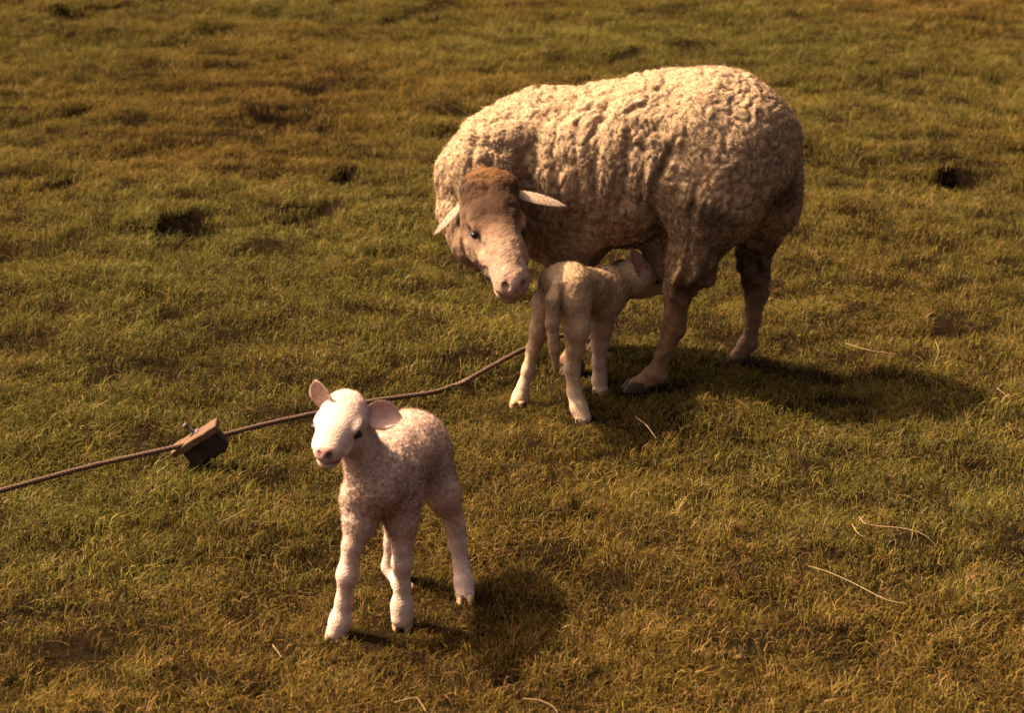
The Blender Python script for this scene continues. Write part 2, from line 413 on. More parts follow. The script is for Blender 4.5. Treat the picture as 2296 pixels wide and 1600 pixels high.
def fibres(sc, n, length, width, curl, name, mat, parent, droop=(0, 0, -.4), minw=.3, colmul=1.0):
    Nn = sc.normals(); pr = sc.area*np.clip(sc.wool[sc.F].mean(1)-minw*.5, 0, 1); pr /= pr.sum()
    f = sc.F[rng.choice(len(sc.F), n, p=pr)]; u, v = rng.random(n)[:, None], rng.random(n)[:, None]
    bil = lambda A: (A[f[:, 0]]*(1-u)+A[f[:, 1]]*u)*(1-v)+(A[f[:, 3]]*(1-u)+A[f[:, 2]]*u)*v
    p0, n0, c0, w0 = bil(sc.V), bil(Nn), bil(sc.col), bil(sc.wool[:, None])[:, 0]
    n0 /= np.linalg.norm(n0, axis=1)[:, None]
    L = length*rng.uniform(.5, 1.3, n)*np.clip(w0, .25, 1)*np.where(rng.random(n) < .1, 1.8, 1)
    cl = np.stack([vnoise(p0*70, 41+i) for i in range(3)], 1)                # neighbouring fibres lean together in locks
    d = n0 + curl*(.8*cl + .6*rng.normal(size=(n, 3))) + np.array(droop); d /= np.linalg.norm(d, axis=1)[:, None]
    sd = np.cross(d, rng.normal(size=(n, 3))); sd /= np.linalg.norm(sd, axis=1)[:, None]
    bend = rng.normal(size=(n, 3))*.5*curl + np.array(droop)*.6
    p0 = p0 - n0*.001
    p1 = p0 + d*L[:, None]*.55; p2 = p1 + (d+bend)*L[:, None]*.45
    w = width*rng.uniform(.7, 1.3, n)[:, None]/2
    V = np.stack([p0-sd*w, p0+sd*w, p1-sd*w*.8, p1+sd*w*.8, p2], 1).reshape(-1, 3)
    b = np.arange(n)[:, None]*5
    T = np.concatenate([b+np.array([[0, 1, 3]]), b+np.array([[0, 3, 2]]), b+np.array([[2, 3, 4]])])
    cc = np.repeat(c0*colmul*rng.uniform(.9, 1.1, n)[:, None], 5, axis=0)
    o = fast_mesh(name, V, T, mat, parent, cc, smooth=False)
    nr = np.repeat((n0 + .25*rng.normal(size=(n, 3))), 5, axis=0); nr /= np.linalg.norm(nr, axis=1)[:, None]
    try: o.data.normals_split_custom_set_from_vertices(nr.astype(np.float32).tolist())
    except Exception as ex: print('normals', ex)
    o['kind'] = 'stuff'
    return o
def frame(f, u):
    f = unit(f); u = np.asarray(u, float); u = unit(u-f*(u@f)); return f, u, np.cross(u, f)   # forward, up, side

def ear(name, base, tip, face, w, cup, thick, cin, cout, parent, curl=0.0, peak=.45, droop=0.0, hair=.0045):
    base, tip = np.asarray(base), np.asarray(tip); f, u, s = frame(tip-base, face); L = np.linalg.norm(tip-base)
    nl, nw = 16, 9; V = []; C = []
    for side in (1, -1):
        for i in range(nl+1):
            t = i/nl; ww = w*((t+.03)**.75*(1-t*.995)**.85/.33 if peak < .5 else (t+.05)**.5*(1-t*.995)**.42/.62)
            for j in range(nw+1):
                v = j/nw*2-1; e = 1-v*v
                p = base + f*L*t + s*v*ww/2 + u*(cup*ww*(v*v-.5) + curl*L*t*t) - np.array([0, 0, 1])*droop*L*t*t
                p = p + u*side*thick*.5*(e*.9+.1)*(1-t*.6)
                V.append(p); C.append(cin if side == 1 else cout)
    F = []; m = (nl+1)*(nw+1)
    for i in range(nl):
        for j in range(nw):
            a = i*(nw+1)+j; q = [a, a+1, a+nw+2, a+nw+1]; F.append(tuple(q)); F.append(tuple(m+k for k in q[::-1]))
    for i in range(nl):
        for j in (0, nw):
            a = i*(nw+1)+j; b = a+nw+1; F.append((a, b, m+b, m+a) if j == 0 else (b, a, m+a, m+b))
    for i in (0, nl):
        for j in range(nw):
            a = i*(nw+1)+j; F.append((a, a+1, m+a+1, m+a))
    o = mesh_obj(name, np.array(V), F, M_ear, parent, True, np.array(C))
    sc = Sculpt(); sc.V = np.array(V); sc.F = np.array(F); sc.col = np.array(C); sc.wool = np.ones(len(V))
    hr = fibres(sc, 1100, hair, hair*.16, .5, 'ear_hair', M_fib, o, droop=f*1.2, minw=0, colmul=1.15)
    return o
def ball(name, c, r, mat, parent, sq=(1, 1, 1)):
    V, F = [], []; nu, nv = 14, 9
    for i in range(nv+1):
        for j in range(nu):
            a, b = math.pi*i/nv, 2*math.pi*j/nu
            V.append((c[0]+r*sq[0]*math.sin(a)*math.cos(b), c[1]+r*sq[1]*math.sin(a)*math.sin(b), c[2]+r*sq[2]*math.cos(a)))
    for i in range(nv):
        for j in range(nu): F.append((i*nu+j, i*nu+(j+1) % nu, (i+1)*nu+(j+1) % nu, (i+1)*nu+j))
    return mesh_obj(name, np.array(V), F, mat, parent)
def hoof(base, direction, length, width, h, mat, parent):
    """cloven hoof: two tapering claws with a cleft between them, toes pointing along direction, sole at base"""
    d = unit([direction[0], direction[1], 0]); s = np.array([-d[1], d[0], 0]); V, F = [], []
    for side in (-1, 1):
        rings = []
        for t, hh, sh in ((0, 0, 0), (.33, .45, .12), (.75, .85, .3), (1, 1, .42)):
            ring = []
            for k in range(10):
                a = 2*math.pi*k/10; lx, ly = math.cos(a), math.sin(a)
                taper = 1-.28*max(0, lx)*(1-.3*t)
                sx = length*.5*(1-.30*t); sy = width*.25*(1-.16*t)*taper
                p = np.asarray(base) + d*(lx*sx - sh*length*.5) + s*(side*(width*.25 + .0006) + ly*sy) + np.array([0, 0, hh*h])
                ring.append(len(V)); V.append(p)
            rings.append(ring)
        for a, b in zip(rings, rings[1:]):
            for k in range(10): F.append((a[k], a[(k+1) % 10], b[(k+1) % 10], b[k]))
        F.append(tuple(rings[0][::-1])); F.append(tuple(rings[-1]))
    return mesh_obj('hoof', np.array(V), F, mat, parent)
def root(name, loc, label, cat, group=None):
    o = D.objects.new(name, None); o.empty_display_size = .05; link(o); o.location = loc
    return tag(o, label, cat, group)
def settle(r):                                   # parts were made in world space: keep them there under the moved root (sub-parts follow their part)
    for c in r.children: c.matrix_parent_inverse = Matrix.Translation(-r.location)

# ------------------------------------------------------------------ the ewe
WOOL = (.325, .190, .094); FACE = (.165, .080, .038); LEG = (.18, .090, .040); CAP = (.040, .0145, .0035); DIRT = (.13, .069, .030); MUZ = (.34, .195, .115)
def build_ewe():
    s = Sculpt(); k = .06
    # trunk
    s.ell(P(1622, 338, 4.25), (.165, .15, .178), k, WOOL)
    s.ell(P(1520, 345, 4.26), (.20, .155, .178), k, WOOL)
    s.ell(P(1400, 372, 4.29), (.22, .16, .182), k, WOOL)
    s.ell(P(1270, 385, 4.33), (.17, .15, .182), k, WOOL)
    s.ell(P(1190, 385, 4.36), (.12, .135, .165), k, WOOL)
    s.ell(P(1245, 500, 4.27), (.07, .07, .11), .05, WOOL)             # near shoulder
    # neck and ruff
    s.cone(P(1190, 320, 4.36), .112, P(1110, 345, 4.27), .098, .05, WOOL)
    s.cone(P(1105, 350, 4.28), .084, P(1074, 386, 4.205), .096, .010, WOOL)
    s.cone(P(1062, 400, 4.205), .083, P(1036, 480, 4.18), .056, .02, WOOL)
    s.cone(P(1036, 480, 4.17), .054, P(1052, 560, 4.14), .028, .02, WOOL, .8)
    s.cone(P(1052, 560, 4.14), .028, P(1072, 596, 4.12), .014, .02, FACE, .4)
    # thighs and hind legs
    s.ell(P(1604, 425, 4.175), (.118, .10, .135), .028, WOOL)
    s.cone(P(1590, 470, 4.165), .090, P(1548, 590, 4.15), .058, .03, DIRT)
    s.cone(P(1545, 590, 4.15), .055, P(1522, 655, 4.15), .030, .03, DIRT, .9)
    s.cone(P(1520, 650, 4.15), .030, P(1510, 735, 4.165), .0245, .02, LEG, .3)
    s.ell(P(1522, 735, 4.172), (.016, .018, .02), .012, LEG, .22)
    s.cone(P(1508, 738, 4.165), .0235, P(1472, 836, 4.165), .0185, .015, LEG, .22)
    s.ell(P(1472, 840, 4.165), (.025, .022, .022), .012, LEG, .22)
    s.cone(P(1470, 842, 4.165), .021, P(1425, 866, 4.16), .018, .012, LEG, .22)
    s.cone(P(1475, 845, 4.17), .018, P(1482, 862, 4.175), .010, .012, LEG, .22)
    s.ell(P(1715, 440, 4.30), (.085, .085, .11), .05, WOOL)
    s.cone(P(1712, 470, 4.32), .070, P(1694, 590, 4.335), .040, .03, DIRT)
    s.cone(P(1694, 590, 4.335), .038, P(1698, 660, 4.345), .023, .02, DIRT, .6)
    s.cone(P(1698, 660, 4.345), .023, P(1680, 765, 4.345), .0165, .015, LEG, .22)
    s.ell(P(1676, 772, 4.345), (.022, .02, .02), .012, LEG, .22)
    s.cone(P(1675, 774, 4.345), .017, P(1652, 798, 4.34), .016, .012, LEG, .22)
    # fore legs (behind the suckling lamb)
    for (x0, Y0, x1, y1) in ((1290, 4.26, 1292, 836), (1268, 4.43, 1342, 784)):
        g = G(x1, y1); top = P(x0, 545, Y0)
        s.cone(top, .060, top*.5+(g+np.array([0, 0, .1]))*.5+np.array([0, 0, .03]), .034, .04, WOOL, .7)
        kn = top*.36+g*.64; kn[2] = .135
        s.cone(top*.5+(g+np.array([0, 0, .1]))*.5+np.array([0, 0, .03]), .032, kn, .024, .02, LEG, .2)
        s.cone(kn, .024, g+np.array([.0, 0, .055]), .017, .015, LEG, .22)
        s.cone(g+np.array([.0, 0, .055]), .021, g+np.array([-.02, 0, .03]), .018, .012, LEG, .22)
    # udder, tail
    s.ell(P(1500, 590, 4.27), (.06, .065, .055), .03, LEG, .22)
    s.cone(P(1765, 290, 4.27), .035, P(1768, 420, 4.25), .026, .03, WOOL)
    # head
    f, u, sd = frame((.23, -.79, -.57), (.169, -.519, .838))
    o = P(1089, 440, 4.095); s.rs = 1.04
    H = lambda a, b, c: o + (f*a + u*b + sd*c)*1.07
    R = np.stack([f, u, sd], 1)
    s.ell(H(.035, -.005, 0), (.075, .060, .062), .025, FACE, .25, R)
    s.ell(H(.004, .024, 0), (.050, .040, .062), .012, CAP, .8, R)          # woolly cap
    s.ell(H(.060, .028, 0), (.040, .028, .050), .02, CAP, .45, R)
    s.ell(H(.115, .010, 0), (.085, .044, .044), .02, FACE, .22, R)
    s.ell(H(.175, .004, 0), (.060, .037, .036), .02, FACE, .22, R)
    s.ell(H(.212, -.002, 0), (.036, .033, .0375), .015, MUZ, .18, R)
    s.ell(H(.214, -.026, 0), (.030, .018, .028), .010, MUZ, .18, R)      # lower lip and chin
    s.ell(H(.105, -.038, 0), (.085, .036, .040), .02, FACE, .22, R)        # jaw
    for c in (-1, 1):
        s.ell(H(.080, -.030, c*.034), (.055, .042, .024), .02, FACE, .22, R)  # cheek
        s.ell(H(.082, .021, c*.047), (.032, .013, .013), .008, FACE, .22, R)  # brow
        s.ell(H(.130, .000, c*.044), (.045, .010, .008), .012, FACE, .22, R)  # cheek bone
        s.ell(H(.098, .010, c*.056), (.016, .009, .010), .006, FACE, .0, R, sub=True)
        s.ell(H(.128, .013, c*.047), (.026, .008, .006), .008, FACE, .0, R, sub=True)   # tear furrow
        s.ell(H(.238, .014, c*.017), (.017, .006, .0065), .005, FACE, .0, R, sub=True)  # nostril
        s.ell(H(.215, -.016, c*.036), (.034, .0030, .012), .005, FACE, .0, R, sub=True)  # mouth corner
    s.cone(P(1046, 535, 4.14), .036, H(.13, -.05, 0), .020, .025, FACE, .2)
    s.rs = 1.0
    s.mesh(.0036, 3)
    # fleece relief: upright corrugated locks on the flank, rounder curds on the rump
    V = s.V; Nn = s.normals(); w = np.clip(s.wool, 0, 1)
    warp = np.stack([vnoise(V*9, 11), vnoise(V*9, 12), vnoise(V*9, 13)], 1)
    q = V + .018*warp + .006*np.stack([vnoise(V*36, 14), vnoise(V*36, 15), vnoise(V*36, 16)], 1)
    rump = np.clip((V[:, 0]-.30)/.16, 0, 1)
    rot = np.array([[.80, -.60, 0], [.60, .80, 0], [0, 0, 1]]) @ np.array([[1, 0, 0], [0, .87, -.5], [0, .5, .87]])
    def ridge(fr, sd_): n_ = vnoise((q*fr) @ rot, sd_); return np.minimum(np.abs(n_)*2.2, 1)**.8
    lockA = 1-(.55*ridge(np.array([74, 74, 38]), 3) + .45*ridge(np.array([120, 120, 62]), 4))
    lockB = 1-(.6*ridge(np.array([62, 62, 50]), 8) + .4*ridge(np.array([118, 118, 95]), 9))
    lock = lockA*(1-rump)+lockB*rump
    crease = np.minimum(np.abs(vnoise((V+.012*warp)*np.array([27, 27, 4.5]), 27))*2.2, 1)**.7
    disp = .0064*(.42-lock) + .0085*(crease-.6)*(1-.75*rump) + .003*vnoise(q*np.array([34, 34, 7]), 17) + .006*vnoise(V*13, 19) - .007
    rag = np.clip((.36-V[:, 2])/.14, 0, 1)*np.clip((V[:, 0]-.25)/.1, 0, 1)
    disp = disp + rag*(.013*vnoise(V*np.array([40, 40, 18]), 29)+.016*vnoise(V*np.array([70, 70, 30]), 30))
    def fold(pl, depth, width):                       # a crease pressed into the near side along a line of the fleece
        dd = V-np.array([0, 0, CAM_H]); zc = dd[:, 1]*ct - dd[:, 2]*st
        sx_ = 1148+FPX*dd[:, 0]/zc; sy_ = 800-FPX*(dd[:, 1]*st+dd[:, 2]*ct)/zc; best = np.full(len(V), 1e9)
        sx_ = sx_+12*warp[:, 0]+6*vnoise(V*40, 81); sy_ = sy_+8*warp[:, 1]
        for (ax0, ay0), (bx0, by0) in zip(pl, pl[1:]):
            ex, ey = bx0-ax0, by0-ay0; tq = np.clip(((sx_-ax0)*ex+(sy_-ay0)*ey)/(ex*ex+ey*ey), 0, 1)
            best = np.minimum(best, np.hypot(sx_-ax0-tq*ex, sy_-ay0-tq*ey))
        return -depth*np.exp(-(best/width)**2)*np.clip(-Nn[:, 1]*1.5+.4, 0, 1)*w
    disp = disp + fold([(1052, 312), (1095, 312), (1140, 330), (1170, 368), (1180, 412)], .011, 13)
    disp = disp + fold([(1506, 345), (1484, 395), (1470, 455), (1466, 540)], .012, 13) + fold([(1350, 235), (1338, 320), (1326, 430)], .006, 8)
    disp = disp + fold([(1256, 240), (1244, 330), (1240, 420)], .0055, 8) + fold([(1412, 270), (1402, 360), (1398, 450)], .0055, 8) + fold([(1300, 260), (1296, 340)], .005, 7)
    face_ = np.clip(1.6-w/.3, 0, 1)
    s.V = V + Nn*(disp*w**1.5 + face_*(.0016*vnoise(V*75, 71)+.0010*vnoise(V*140, 72)))[:, None]
    for _ in range(1): s.V = s.V + .15*(s.lap(s.V)-s.V)
    # weathering of the fleece: grubby locks low on the legs and belly
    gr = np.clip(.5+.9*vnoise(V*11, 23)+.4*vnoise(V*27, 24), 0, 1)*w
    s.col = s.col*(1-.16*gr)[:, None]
    groovec = np.clip((lock-.4)*1.2, 0, .5)*w
    s.col = s.col*(1-groovec*.5)[:, None]*np.array([1, 1, 1])  # colour darker in the grooves between locks
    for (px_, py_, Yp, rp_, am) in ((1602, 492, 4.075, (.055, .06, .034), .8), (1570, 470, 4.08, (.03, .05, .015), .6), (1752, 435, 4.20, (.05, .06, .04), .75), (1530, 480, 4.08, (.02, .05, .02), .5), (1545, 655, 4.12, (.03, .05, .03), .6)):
        s0 = s.V; s.V = V + .02*warp; s.paint(P(px_, py_, Yp), np.array(rp_), (.05, .026, .012), am); s.V = s0   # dung-stained thigh locks; the patch below the rump is shadow painted in
    for c in (-1, 1):
        s.paint(H(.240, .013, c*.017), .008, (.04, .02, .015), .95)
        s.paint(H(.100, .010, c*.052), .019, (.030, .016, .010), .9)
        s.paint(H(.128, .012, c*.046), .014, (.05, .026, .014), .7)
        s.paint(H(.060, .005, c*.058), .02, (.07, .035, .018), .6)
        s.paint(H(.218, -.016, c*.034), (.02, .02, .006), (.10, .05, .035), .5)
    s.paint(H(.232, .012, 0), .024, (.34, .18, .12), .5)
    s.paint(H(.17, .0, 0), .062, MUZ, .7)
    s.paint(H(.050, .048, 0), .078, CAP, .95)
    s.paint(H(-.02, .058, 0), (.06, .045, .03), (.12, .046, .009), .8)
    for c in (-1, 1): s.paint(H(.10, -.03, c*.045), .030, (.27, .15, .085), .6)
    base = G(1560, 838)
    r = root('ewe', base, 'large woolly cream ewe with head turned back over the suckling lamb', 'sheep')
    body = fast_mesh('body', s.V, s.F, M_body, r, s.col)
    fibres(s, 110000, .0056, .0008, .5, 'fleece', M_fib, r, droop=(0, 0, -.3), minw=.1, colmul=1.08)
    # ears
    ci, co_ = np.array((.20, .10, .06)), np.array((.30, .19, .12))
    ear('ear', H(.012, .004, -.044), P(966, 518, 4.09), (-.50, -.14, .85), .056, -.10, .003, co_, ci, r, curl=-.10)
    ear('ear', H(.004, .012, .046), P(1274, 449, 4.10), (.10, -.16, 1.), .052, -.10, .003, co_, ci, r, curl=-.12)
    for c in (-1, 1): ball('eye', H(.098, .0065, c*.0445), .0105, M_eye, r, (1, 1, .6))
    hoof(G(1420, 874)+np.array([0, 0, -.012]), (-1, -.1, 0), .062, .046, .034, M_hoof, r)
    hoof(G(1650, 808)+np.array([0, 0, -.012]), (-1, -.1, 0), .056, .042, .034, M_hoof, r)
    hoof(G(1280, 838)+np.array([0, 0, -.008]), (-1, -.1, 0), .056, .042, .034, M_hoof, r)
    hoof(G(1332, 786)+np.array([0, 0, -.008]), (-1, -.1, 0), .056, .042, .034, M_hoof, r)
    settle(r); return r
build_ewe()

# ------------------------------------------------------------------ lambs
LW = (.47, .285, .187); LS = (.48, .30, .205); PINK = (.36, .13, .09)
def curly(s, amp, fr, seed):
    V = s.V; Nn = s.normals(); w = np.clip(s.wool, 0, 1)
    q = V + .006*np.stack([vnoise(V*30, seed+i) for i in range(3)], 1)
    lock = worley(q*fr, seed)
    s.V = V + Nn*((amp*(.6-lock)+amp*.7*vnoise(V*fr*.35, seed+5))*w**2.0)[:, None]
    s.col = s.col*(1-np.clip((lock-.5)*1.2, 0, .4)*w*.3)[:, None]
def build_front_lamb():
    s = Sculpt(); k = .03
    s.ell(P(924, 1010, 3.22), (.050, .068, .062), k, LW)                # rump
    s.cone(P(926, 1004, 3.20), .057, P(868, 1050, 3.06), .058, k, LW)    # barrel
    s.ell(P(852, 1080, 3.02), (.045, .050, .053), k, LW)                # chest
    s.cone(P(832, 1062, 3.01), .038, P(800, 985, 3.00), .032, .02, LW, .8)  # neck
    # head
    f, u, sd = frame((-.246, -.90, -.36), (.041, -.336, .941))
    o = P(771, 934, 2.985); H = lambda a, b, c: o + (f*a + u*b + sd*c)*1.03; R = np.stack([f, u, sd], 1)
    s.ell(H(.0, -.002, 0), (.045, .036, .040), .015, LS, .5, R)
    s.ell(H(-.012, .018, 0), (.026, .014, .026), .010, LW, .9, R)          # curls on the poll
    s.ell(H(.040, .002, 0), (.042, .030, .031), .018, LS, .12, R)
    s.ell(H(.068, -.003, 0), (.028, .0235, .0245), .010, LS, .1, R)
    s.ell(H(.080, .000, 0), (.018, .0175, .0205), .007, LS, .0, R)
    s.ell(H(.076, -.019, 0), (.021, .010, .018), .007, LS, .0, R)
    s.ell(H(.022, -.022, 0), (.042, .024, .030), .015, LS, .2, R)
    s.ell(H(.089, .006, 0), (.010, .010, .0125), .005, PINK, .0, R)
    for c in (-1, 1):
        s.ell(H(.028, .012, c*.031), (.016, .006, .007), .008, LS, .1, R)
        s.ell(H(.050, -.006, c*.026), (.026, .006, .006), .006, LS, .1, R)
        s.ell(H(.036, .003, c*.038), (.012, .0065, .007), .005, LS, .1, R, sub=True)
        s.ell(H(.097, .008, c*.0085), (.008, .0035, .0045), .003, PINK, .0, R, sub=True)
        s.ell(H(.082, -.0115, c*.018), (.022, .0016, .012), .003, PINK, .0, R, sub=True)
    # fore legs
    for pts_ in ([(812, 1120, 3.02, .038), (806, 1180, 3.01, .025), (790, 1225, 3.0, .018), (779, 1290, 2.995, .0185), (771, 1350, 3.0, .0155), (764, 1392, 3.0, .019), (755, 1418, 2.995, .017)],
                 [(896, 1110, 3.05, .042), (900, 1170, 3.045, .026), (902, 1225, 3.04, .018), (901, 1264, 3.04, .0178), (902, 1315, 3.045, .0148), (902, 1358, 3.045, .019), (901, 1388, 3.04, .0185)],
                 [(958, 1030, 3.20, .044), (996, 1110, 3.18, .028), (1020, 1180, 3.19, .020), (1026, 1220, 3.19, .0165), (1034, 1270, 3.18, .0150), (1040, 1305, 3.165, .017), (1043, 1337, 3.15, .0175)],
                 [(880, 1060, 3.20, .045), (890, 1140, 3.19, .028), (884, 1215, 3.215, .019), (874, 1272, 3.225, .0150), (884, 1290, 3.215, .0135), (898, 1312, 3.19, .015), (904, 1327, 3.18, .017)]):
        for i in range(len(pts_)-1):
            a, b = pts_[i], pts_[i+1]
            s.cone(P(*a[:3]), a[3]*(.92, .86, .82, .88, .80, .90, .97)[i], P(*b[:3]), b[3]*(.92, .86, .82, .88, .80, .90, .97)[i+1], .012 if i > 1 else .022, LW if i < 2 else LS, (.9, .75, .45, .35, .35, .35)[i])
    s.cone(P(985, 985, 3.275), .016, P(1000, 1090, 3.28), .012, .015, LW)     # tail behind
    s.mesh(.0028, 2)
    curly(s, .0032, 110, 60)
    for c in (-1, 1):
        s.paint(H(.092, .009, c*.005), .0085, (.22, .075, .055), .8)
        s.paint(H(.096, .007, c*.009), .0055, (.07, .022, .02), .95)
        s.paint(H(.036, .003, c*.034), .010, (.10, .05, .035), .7)
        s.paint(H(.086, -.0115, c*.016), (.016, .016, .004), (.14, .05, .04), .9)
    base = (G(755, 1428)+G(1040, 1342))/2
    r = root('lamb', base, 'white lamb standing in front, facing the camera with ears out', 'lamb')
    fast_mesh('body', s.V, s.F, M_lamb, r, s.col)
    fibres(s, 90000, .0044, .0006, .65, 'fleece', M_fib, r, droop=(0, 0, -.15), minw=.1)
    ci, co_ = np.array((.66, .34, .25)), np.array(LS)
    ear('ear', H(.000, .006, -.026), P(708, 853, 2.985), (-.75, -.8, .3), .046, .12, .005, co_*1.05, co_, r, hair=.003)
    ear('ear', H(-.010, .002, .028), P(901, 936, 3.00), (.0, -.80, .45), .046, .25, .005, ci*.5+co_*.5, co_, r, hair=.003)
    for c in (-1, 1): ball('eye', H(.036, .003, c*.0312), .0092, M_eye, r, (1.1, 1, .62))
    hoof(G(752, 1430)+np.array([0, 0, -.005]), (-.35, -1, 0), .042, .036, .020, M_hoofl, r)
    hoof(G(902, 1402)+np.array([0, 0, -.010]), (-.1, -1, 0), .042, .036, .020, M_hoofl, r)
    hoof(G(1043, 1347)+np.array([0, 0, -.010]), (-.0, -1, 0), .038, .032, .018, M_hoofl, r)
    hoof(G(905, 1328)+np.array([0, 0, -.010]), (-.2, -1, 0), .038, .032, .018, M_hoofl, r)
    settle(r)
build_front_lamb()

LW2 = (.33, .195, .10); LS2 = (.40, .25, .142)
def build_suckling_lamb():
    s = Sculpt(); k = .03
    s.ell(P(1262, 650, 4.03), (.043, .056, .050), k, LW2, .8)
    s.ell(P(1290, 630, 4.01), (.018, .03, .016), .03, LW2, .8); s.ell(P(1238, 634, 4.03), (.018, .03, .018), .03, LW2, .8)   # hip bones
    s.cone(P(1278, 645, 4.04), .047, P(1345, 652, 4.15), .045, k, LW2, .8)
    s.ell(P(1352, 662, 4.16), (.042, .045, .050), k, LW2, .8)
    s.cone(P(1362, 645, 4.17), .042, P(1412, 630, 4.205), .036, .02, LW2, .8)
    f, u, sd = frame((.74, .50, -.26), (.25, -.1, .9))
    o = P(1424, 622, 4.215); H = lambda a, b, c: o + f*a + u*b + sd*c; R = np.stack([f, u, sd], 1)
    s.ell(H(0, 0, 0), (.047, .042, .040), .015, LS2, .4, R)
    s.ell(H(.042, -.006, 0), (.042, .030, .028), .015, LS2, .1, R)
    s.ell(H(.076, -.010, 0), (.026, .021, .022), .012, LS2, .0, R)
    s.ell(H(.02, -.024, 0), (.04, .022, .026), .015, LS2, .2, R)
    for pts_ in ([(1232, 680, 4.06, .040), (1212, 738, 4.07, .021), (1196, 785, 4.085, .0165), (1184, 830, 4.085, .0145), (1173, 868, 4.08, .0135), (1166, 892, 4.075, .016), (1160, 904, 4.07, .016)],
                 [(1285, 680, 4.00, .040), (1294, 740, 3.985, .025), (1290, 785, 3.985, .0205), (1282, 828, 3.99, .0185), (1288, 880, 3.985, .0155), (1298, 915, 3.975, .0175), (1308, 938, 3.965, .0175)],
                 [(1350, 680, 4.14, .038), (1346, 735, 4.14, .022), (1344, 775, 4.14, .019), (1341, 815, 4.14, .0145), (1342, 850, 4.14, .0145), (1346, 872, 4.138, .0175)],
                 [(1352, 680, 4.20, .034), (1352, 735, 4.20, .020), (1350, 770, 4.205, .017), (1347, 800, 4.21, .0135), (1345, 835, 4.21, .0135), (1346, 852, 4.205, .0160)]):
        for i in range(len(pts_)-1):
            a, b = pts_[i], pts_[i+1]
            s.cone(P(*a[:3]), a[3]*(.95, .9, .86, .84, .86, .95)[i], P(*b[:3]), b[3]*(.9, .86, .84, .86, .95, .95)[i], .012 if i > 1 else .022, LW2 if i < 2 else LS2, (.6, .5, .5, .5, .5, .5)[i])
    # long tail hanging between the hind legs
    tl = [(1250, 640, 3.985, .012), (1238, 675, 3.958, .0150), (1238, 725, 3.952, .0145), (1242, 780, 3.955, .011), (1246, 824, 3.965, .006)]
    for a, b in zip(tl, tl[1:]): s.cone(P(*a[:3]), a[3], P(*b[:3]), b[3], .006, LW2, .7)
    s.mesh(.0028, 2)
    curly(s, .0042, 95, 80)
    w2 = .012*np.stack([vnoise(s.V*40, 91+i) for i in range(3)], 1)
    for (px_, py_, Yp, rr) in ((1300, 640, 3.99, .04), (1250, 720, 3.98, .03), (1285, 790, 3.97, .03), (1270, 600, 3.99, .025), (1345, 640, 4.11, .04), (1270, 850, 3.97, .02)):
        s0 = s.V; s.V = s.V+w2; s.paint(P(px_, py_, Yp), rr, (.28, .15, .065), .45); s.V = s0      # birth stain
    base = (G(1160, 908)+G(1348, 882))/2
    r = root('lamb', base, 'thin cream lamb suckling under the ewe, seen from behind', 'lamb')
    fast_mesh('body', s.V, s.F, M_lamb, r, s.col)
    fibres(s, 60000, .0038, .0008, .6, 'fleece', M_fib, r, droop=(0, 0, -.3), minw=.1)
    ci, co_ = np.array((.45, .25, .16)), np.array(LS2)
    ear('ear', H(.000, .014, -.032), P(1414, 558, 4.165), (.75, -.75, .1), .034, .2, .005, ci, co_, r)
    ear('ear', H(-.012, .010, .030), P(1372, 592, 4.25), (-.3, -.3, 1), .030, .3, .005, ci*.8, co_*.8, r)
    for c in (-1, 1): ball('eye', H(.036, .008, c*.0290), .0066, M_eye, r, (1, 1, .6))
    cp = [P(1372, 700, 4.12), P(1378, 716, 4.118), P(1386, 734, 4.12)]
    tube('navel_cord', [tuple(p) for p in cp], [.0035, .003, .002], M_cord, r)
    hoof(G(1158, 910)+np.array([0, 0, -.005]), (-.2, 1, 0), .038, .032, .018, M_hoofl, r)
    hoof(G(1308, 946)+np.array([0, 0, -.005]), (.3, .9, 0), .038, .032, .018, M_hoofl, r)
    hoof(G(1348, 882)+np.array([0, 0, -.005]), (.5, .8, 0), .038, .032, .018, M_hoofl, r)
    hoof(G(1346, 858)+np.array([0, 0, -.005]), (.5, .8, 0), .038, .032, .018, M_hoofl, r)
    settle(r)

def smooth_path(p, n):
    p = np.asarray(p, float); m = len(p); q = np.concatenate([[2*p[0]-p[1]], p, [2*p[-1]-p[-2]]]); out = []
    for i in range(m-1):
        a, b, c, d = q[i], q[i+1], q[i+2], q[i+3]
        for t in np.linspace(0, 1, n, endpoint=False):
            out.append(.5*((2*b)+(-a+c)*t+(2*a-5*b+4*c-d)*t*t+(-a+3*b-3*c+d)*t**3))
    out.append(p[-1]); return np.array(out)
def tube_geo(path, rad, sides=7):
    path = np.asarray(path, float); V, F = [], []; n = len(path)
    rad = np.broadcast_to(rad, n) if np.ndim(rad) == 0 or len(rad) != n else rad
    for i in range(n):
        t = unit(path[min(i+1, n-1)]-path[max(i-1, 0)]); a = unit(np.cross(t, (.13, .31, .94))); b = np.cross(t, a)
        for k in range(sides):
            w = 2*math.pi*k/sides; V.append(path[i]+rad[i]*(a*math.cos(w)+b*math.sin(w)))
    for i in range(n-1):
        for k in range(sides): F.append((i*sides+k, i*sides+(k+1) % sides, (i+1)*sides+(k+1) % sides, (i+1)*sides+k))
    F.append(tuple(range(sides))[::-1]); F.append(tuple((n-1)*sides+k for k in range(sides)))
    return V, F
def tube(name, path, rad, mat, parent=None, sides=7):
    V, F = tube_geo(path, rad, sides); return mesh_obj(name, np.array(V), F, mat, parent)
build_suckling_lamb()

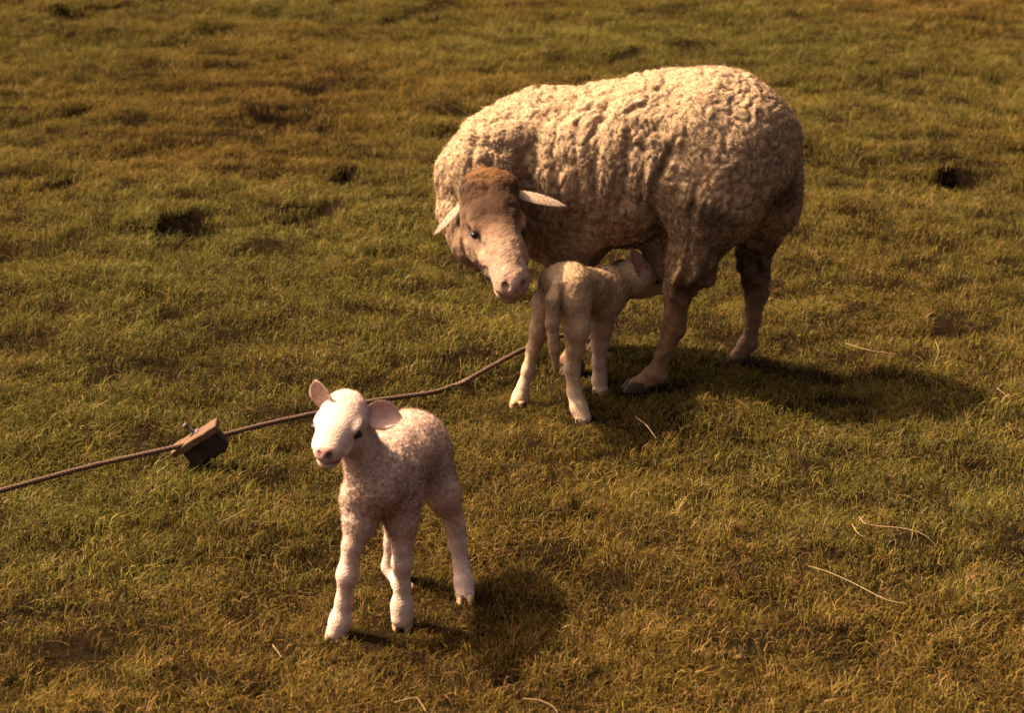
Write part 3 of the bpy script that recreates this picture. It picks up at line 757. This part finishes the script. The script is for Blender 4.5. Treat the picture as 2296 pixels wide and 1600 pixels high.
# ------------------------------------------------------------------ rope and wooden toggle
rp = [(-260, 1176, .035), (-90, 1128, .035), (0, 1102, .035), (100, 1074, .036), (200, 1047, .038), (300, 1024, .042), (395, 1003, .046), (445, 990, .046), (495, 978, .046), (600, 951, .042), (700, 929, .038),
      (830, 901, .030), (900, 891, .024), (965, 882, .018), (988, 877, .006), (1014, 867, -.006), (1036, 858, .004), (1054, 849, .020), (1105, 821, .032), (1170, 786, .038), (1230, 760, .035), (1268, 752, .03)]
path = smooth_path([G(x, y, z) for x, y, z in rp], 26)
V, F = [], []
ln = np.concatenate([[0], np.cumsum(np.linalg.norm(np.diff(path, axis=0), axis=1))])
tt = np.arange(0, ln[-1], .0035); path = np.stack([np.interp(tt, ln, path[:, i]) for i in range(3)], 1)
ropeo = root('tether_rope', G(300, 1022), 'brown twisted rope stretched low across the grass', 'rope')
for st_ in range(3):
    ph = 2*math.pi*st_/3; off = []
    for i, p in enumerate(path):
        t = unit(path[min(i+1, len(path)-1)]-path[max(i-1, 0)]); a = unit(np.cross(t, (0, 0, 1))); b = np.cross(t, a)
        w = ph + tt[i]*2*math.pi/.026; off.append(p+.0028*(1+.12*math.sin(i*.37+st_))*(a*math.cos(w)+b*math.sin(w)))
    tube('strand', off, .0029, M_rope, ropeo, 6)
settle(ropeo)
def bev_box(name, L, Wd, H, mat, parent, M, bev=.003, jag=0.0):
    import bmesh
    bm = bmesh.new(); bmesh.ops.create_cube(bm, size=1)
    for v in bm.verts: v.co = Vector((v.co.x*L, v.co.y*Wd, v.co.z*H))
    bmesh.ops.subdivide_edges(bm, edges=[e for e in bm.edges if abs((e.verts[0].co-e.verts[1].co).x) > L*.5], cuts=6)
    for v in bm.verts:
        j = random.uniform(-1, 1)*jag; v.co.y += j; v.co.z += random.uniform(-1, 1)*jag
        if abs(v.co.x) > L*.49: v.co.x += random.uniform(-1, 1)*jag*2
    bmesh.ops.bevel(bm, geom=[e for e in bm.edges if e.calc_face_angle(0) > .8], offset=bev, segments=2, affect='EDGES')
    bm.transform(M); me = D.meshes.new(name); bm.to_mesh(me); bm.free(); me.materials.append(mat)
    return link(D.objects.new(name, me), parent)
wb = root('wooden_toggle', G(440, 1030), 'weathered wooden block with iron bolt clamped on the rope', 'block')
cpos = P(441, 990, G(440, 990, .046)[1]-.012)
a_, b_ = P(397, 1009, cpos[1]), P(480, 957, cpos[1])
ax_ = unit(b_-a_); fx, ux, sx = frame(ax_, (-.30, -.10, 1))
Mm = Matrix.Translation(Vector((a_+b_)/2)) @ Matrix(np.stack([fx, sx, ux], 1).tolist()).to_4x4()
bev_box('plank', .108, .040, .013, M_wood, wb, Mm, .0012, .0008)
bev_box('lower_block', .080, .030, .044, M_wood2, wb, Mm @ Matrix.Translation((.004, .0, -.0265)), .004, .003)
bev_box('stake', .040, .024, .075, M_wood2, wb, Matrix.Translation(Vector((a_+b_)/2+np.array([.004, .006, -.058]))) @ Matrix.Rotation(.25, 4, 'Y'), .003, .001)
tb0 = np.array(Mm @ Vector((.004, .012, 0.0))); bd = unit(ux*.8+np.array([-.75, 0, .25]))
bolt = tube('bolt', [tb0, tb0+bd*.012, tb0+bd*.028], .0032, M_iron, wb, 10)
tube('bolt_head', [tb0+bd*.027, tb0+bd*.034], .0062, M_iron, wb, 6)
tube('washer', [tb0+ux*.0055, tb0+ux*.0085], .0085, M_iron, wb, 14)
settle(wb)

# ------------------------------------------------------------------ dry stalks lying on the grass
ST = [([(1928,1160),(1938,1174),(1965,1180),(2010,1184),(2050,1191),(2080,1206),(2110,1238)], 'long pale curved dry stalk lying on the grass at right'),
      ([(1910,1176),(1925,1198),(1950,1212)], 'short curled dry stalk just below the long pale stalk'),
      ([(1812,1270),(1860,1285),(1920,1312),(1985,1345),(2036,1355)], 'thin straight brown straw below the long pale stalk'),
      ([(884,1577),(930,1566),(942,1576),(956,1598)], 'bent pinkish straw at the bottom edge below the front lamb'),
      ([(1174,1568),(1210,1572),(1240,1586),(1250,1600)], 'curved pale straw at the bottom edge right of the front lamb'),
      ([(612,1448),(632,1476)], 'white straw lying left below the front lamb hoof'),
      ([(1895,770),(1950,786),(2010,795)], 'faint yellow straw on the grass right of the ewe hind leg'),
      ([(2098,766),(2104,790),(2090,830)], 'upright reddish stalk on the grass right of the ewe'),
      ([(2235,870),(2262,892)], 'short pale straw in the ewe shadow at right edge'),
      ([(1425,935),(1450,955),(1472,985)], 'brown bent straw in the shade below the suckling lamb'),
      ([(500,1170),(540,1150),(560,1140)], 'pale straw slanting below the wooden block')]
for pl, lab in ST:
    g = [G(x, y) for x, y in pl]; hz = height(np.array([q[0] for q in g]), np.array([q[1] for q in g]))
    base = g[len(g)//2].copy(); base[2] = hz[len(g)//2]
    pp = smooth_path([G(x, y, z+.027+.006*random.random()) for (x, y), z in zip(pl, hz)], 7)
    o = tube('straw_stalk', [tuple(p-base) for p in pp], np.linspace(.0011, .0006, len(pp)), M_straw, None, 6)
    o.location = base; tag(o, lab, 'straw', 'dry stalks on the grass')
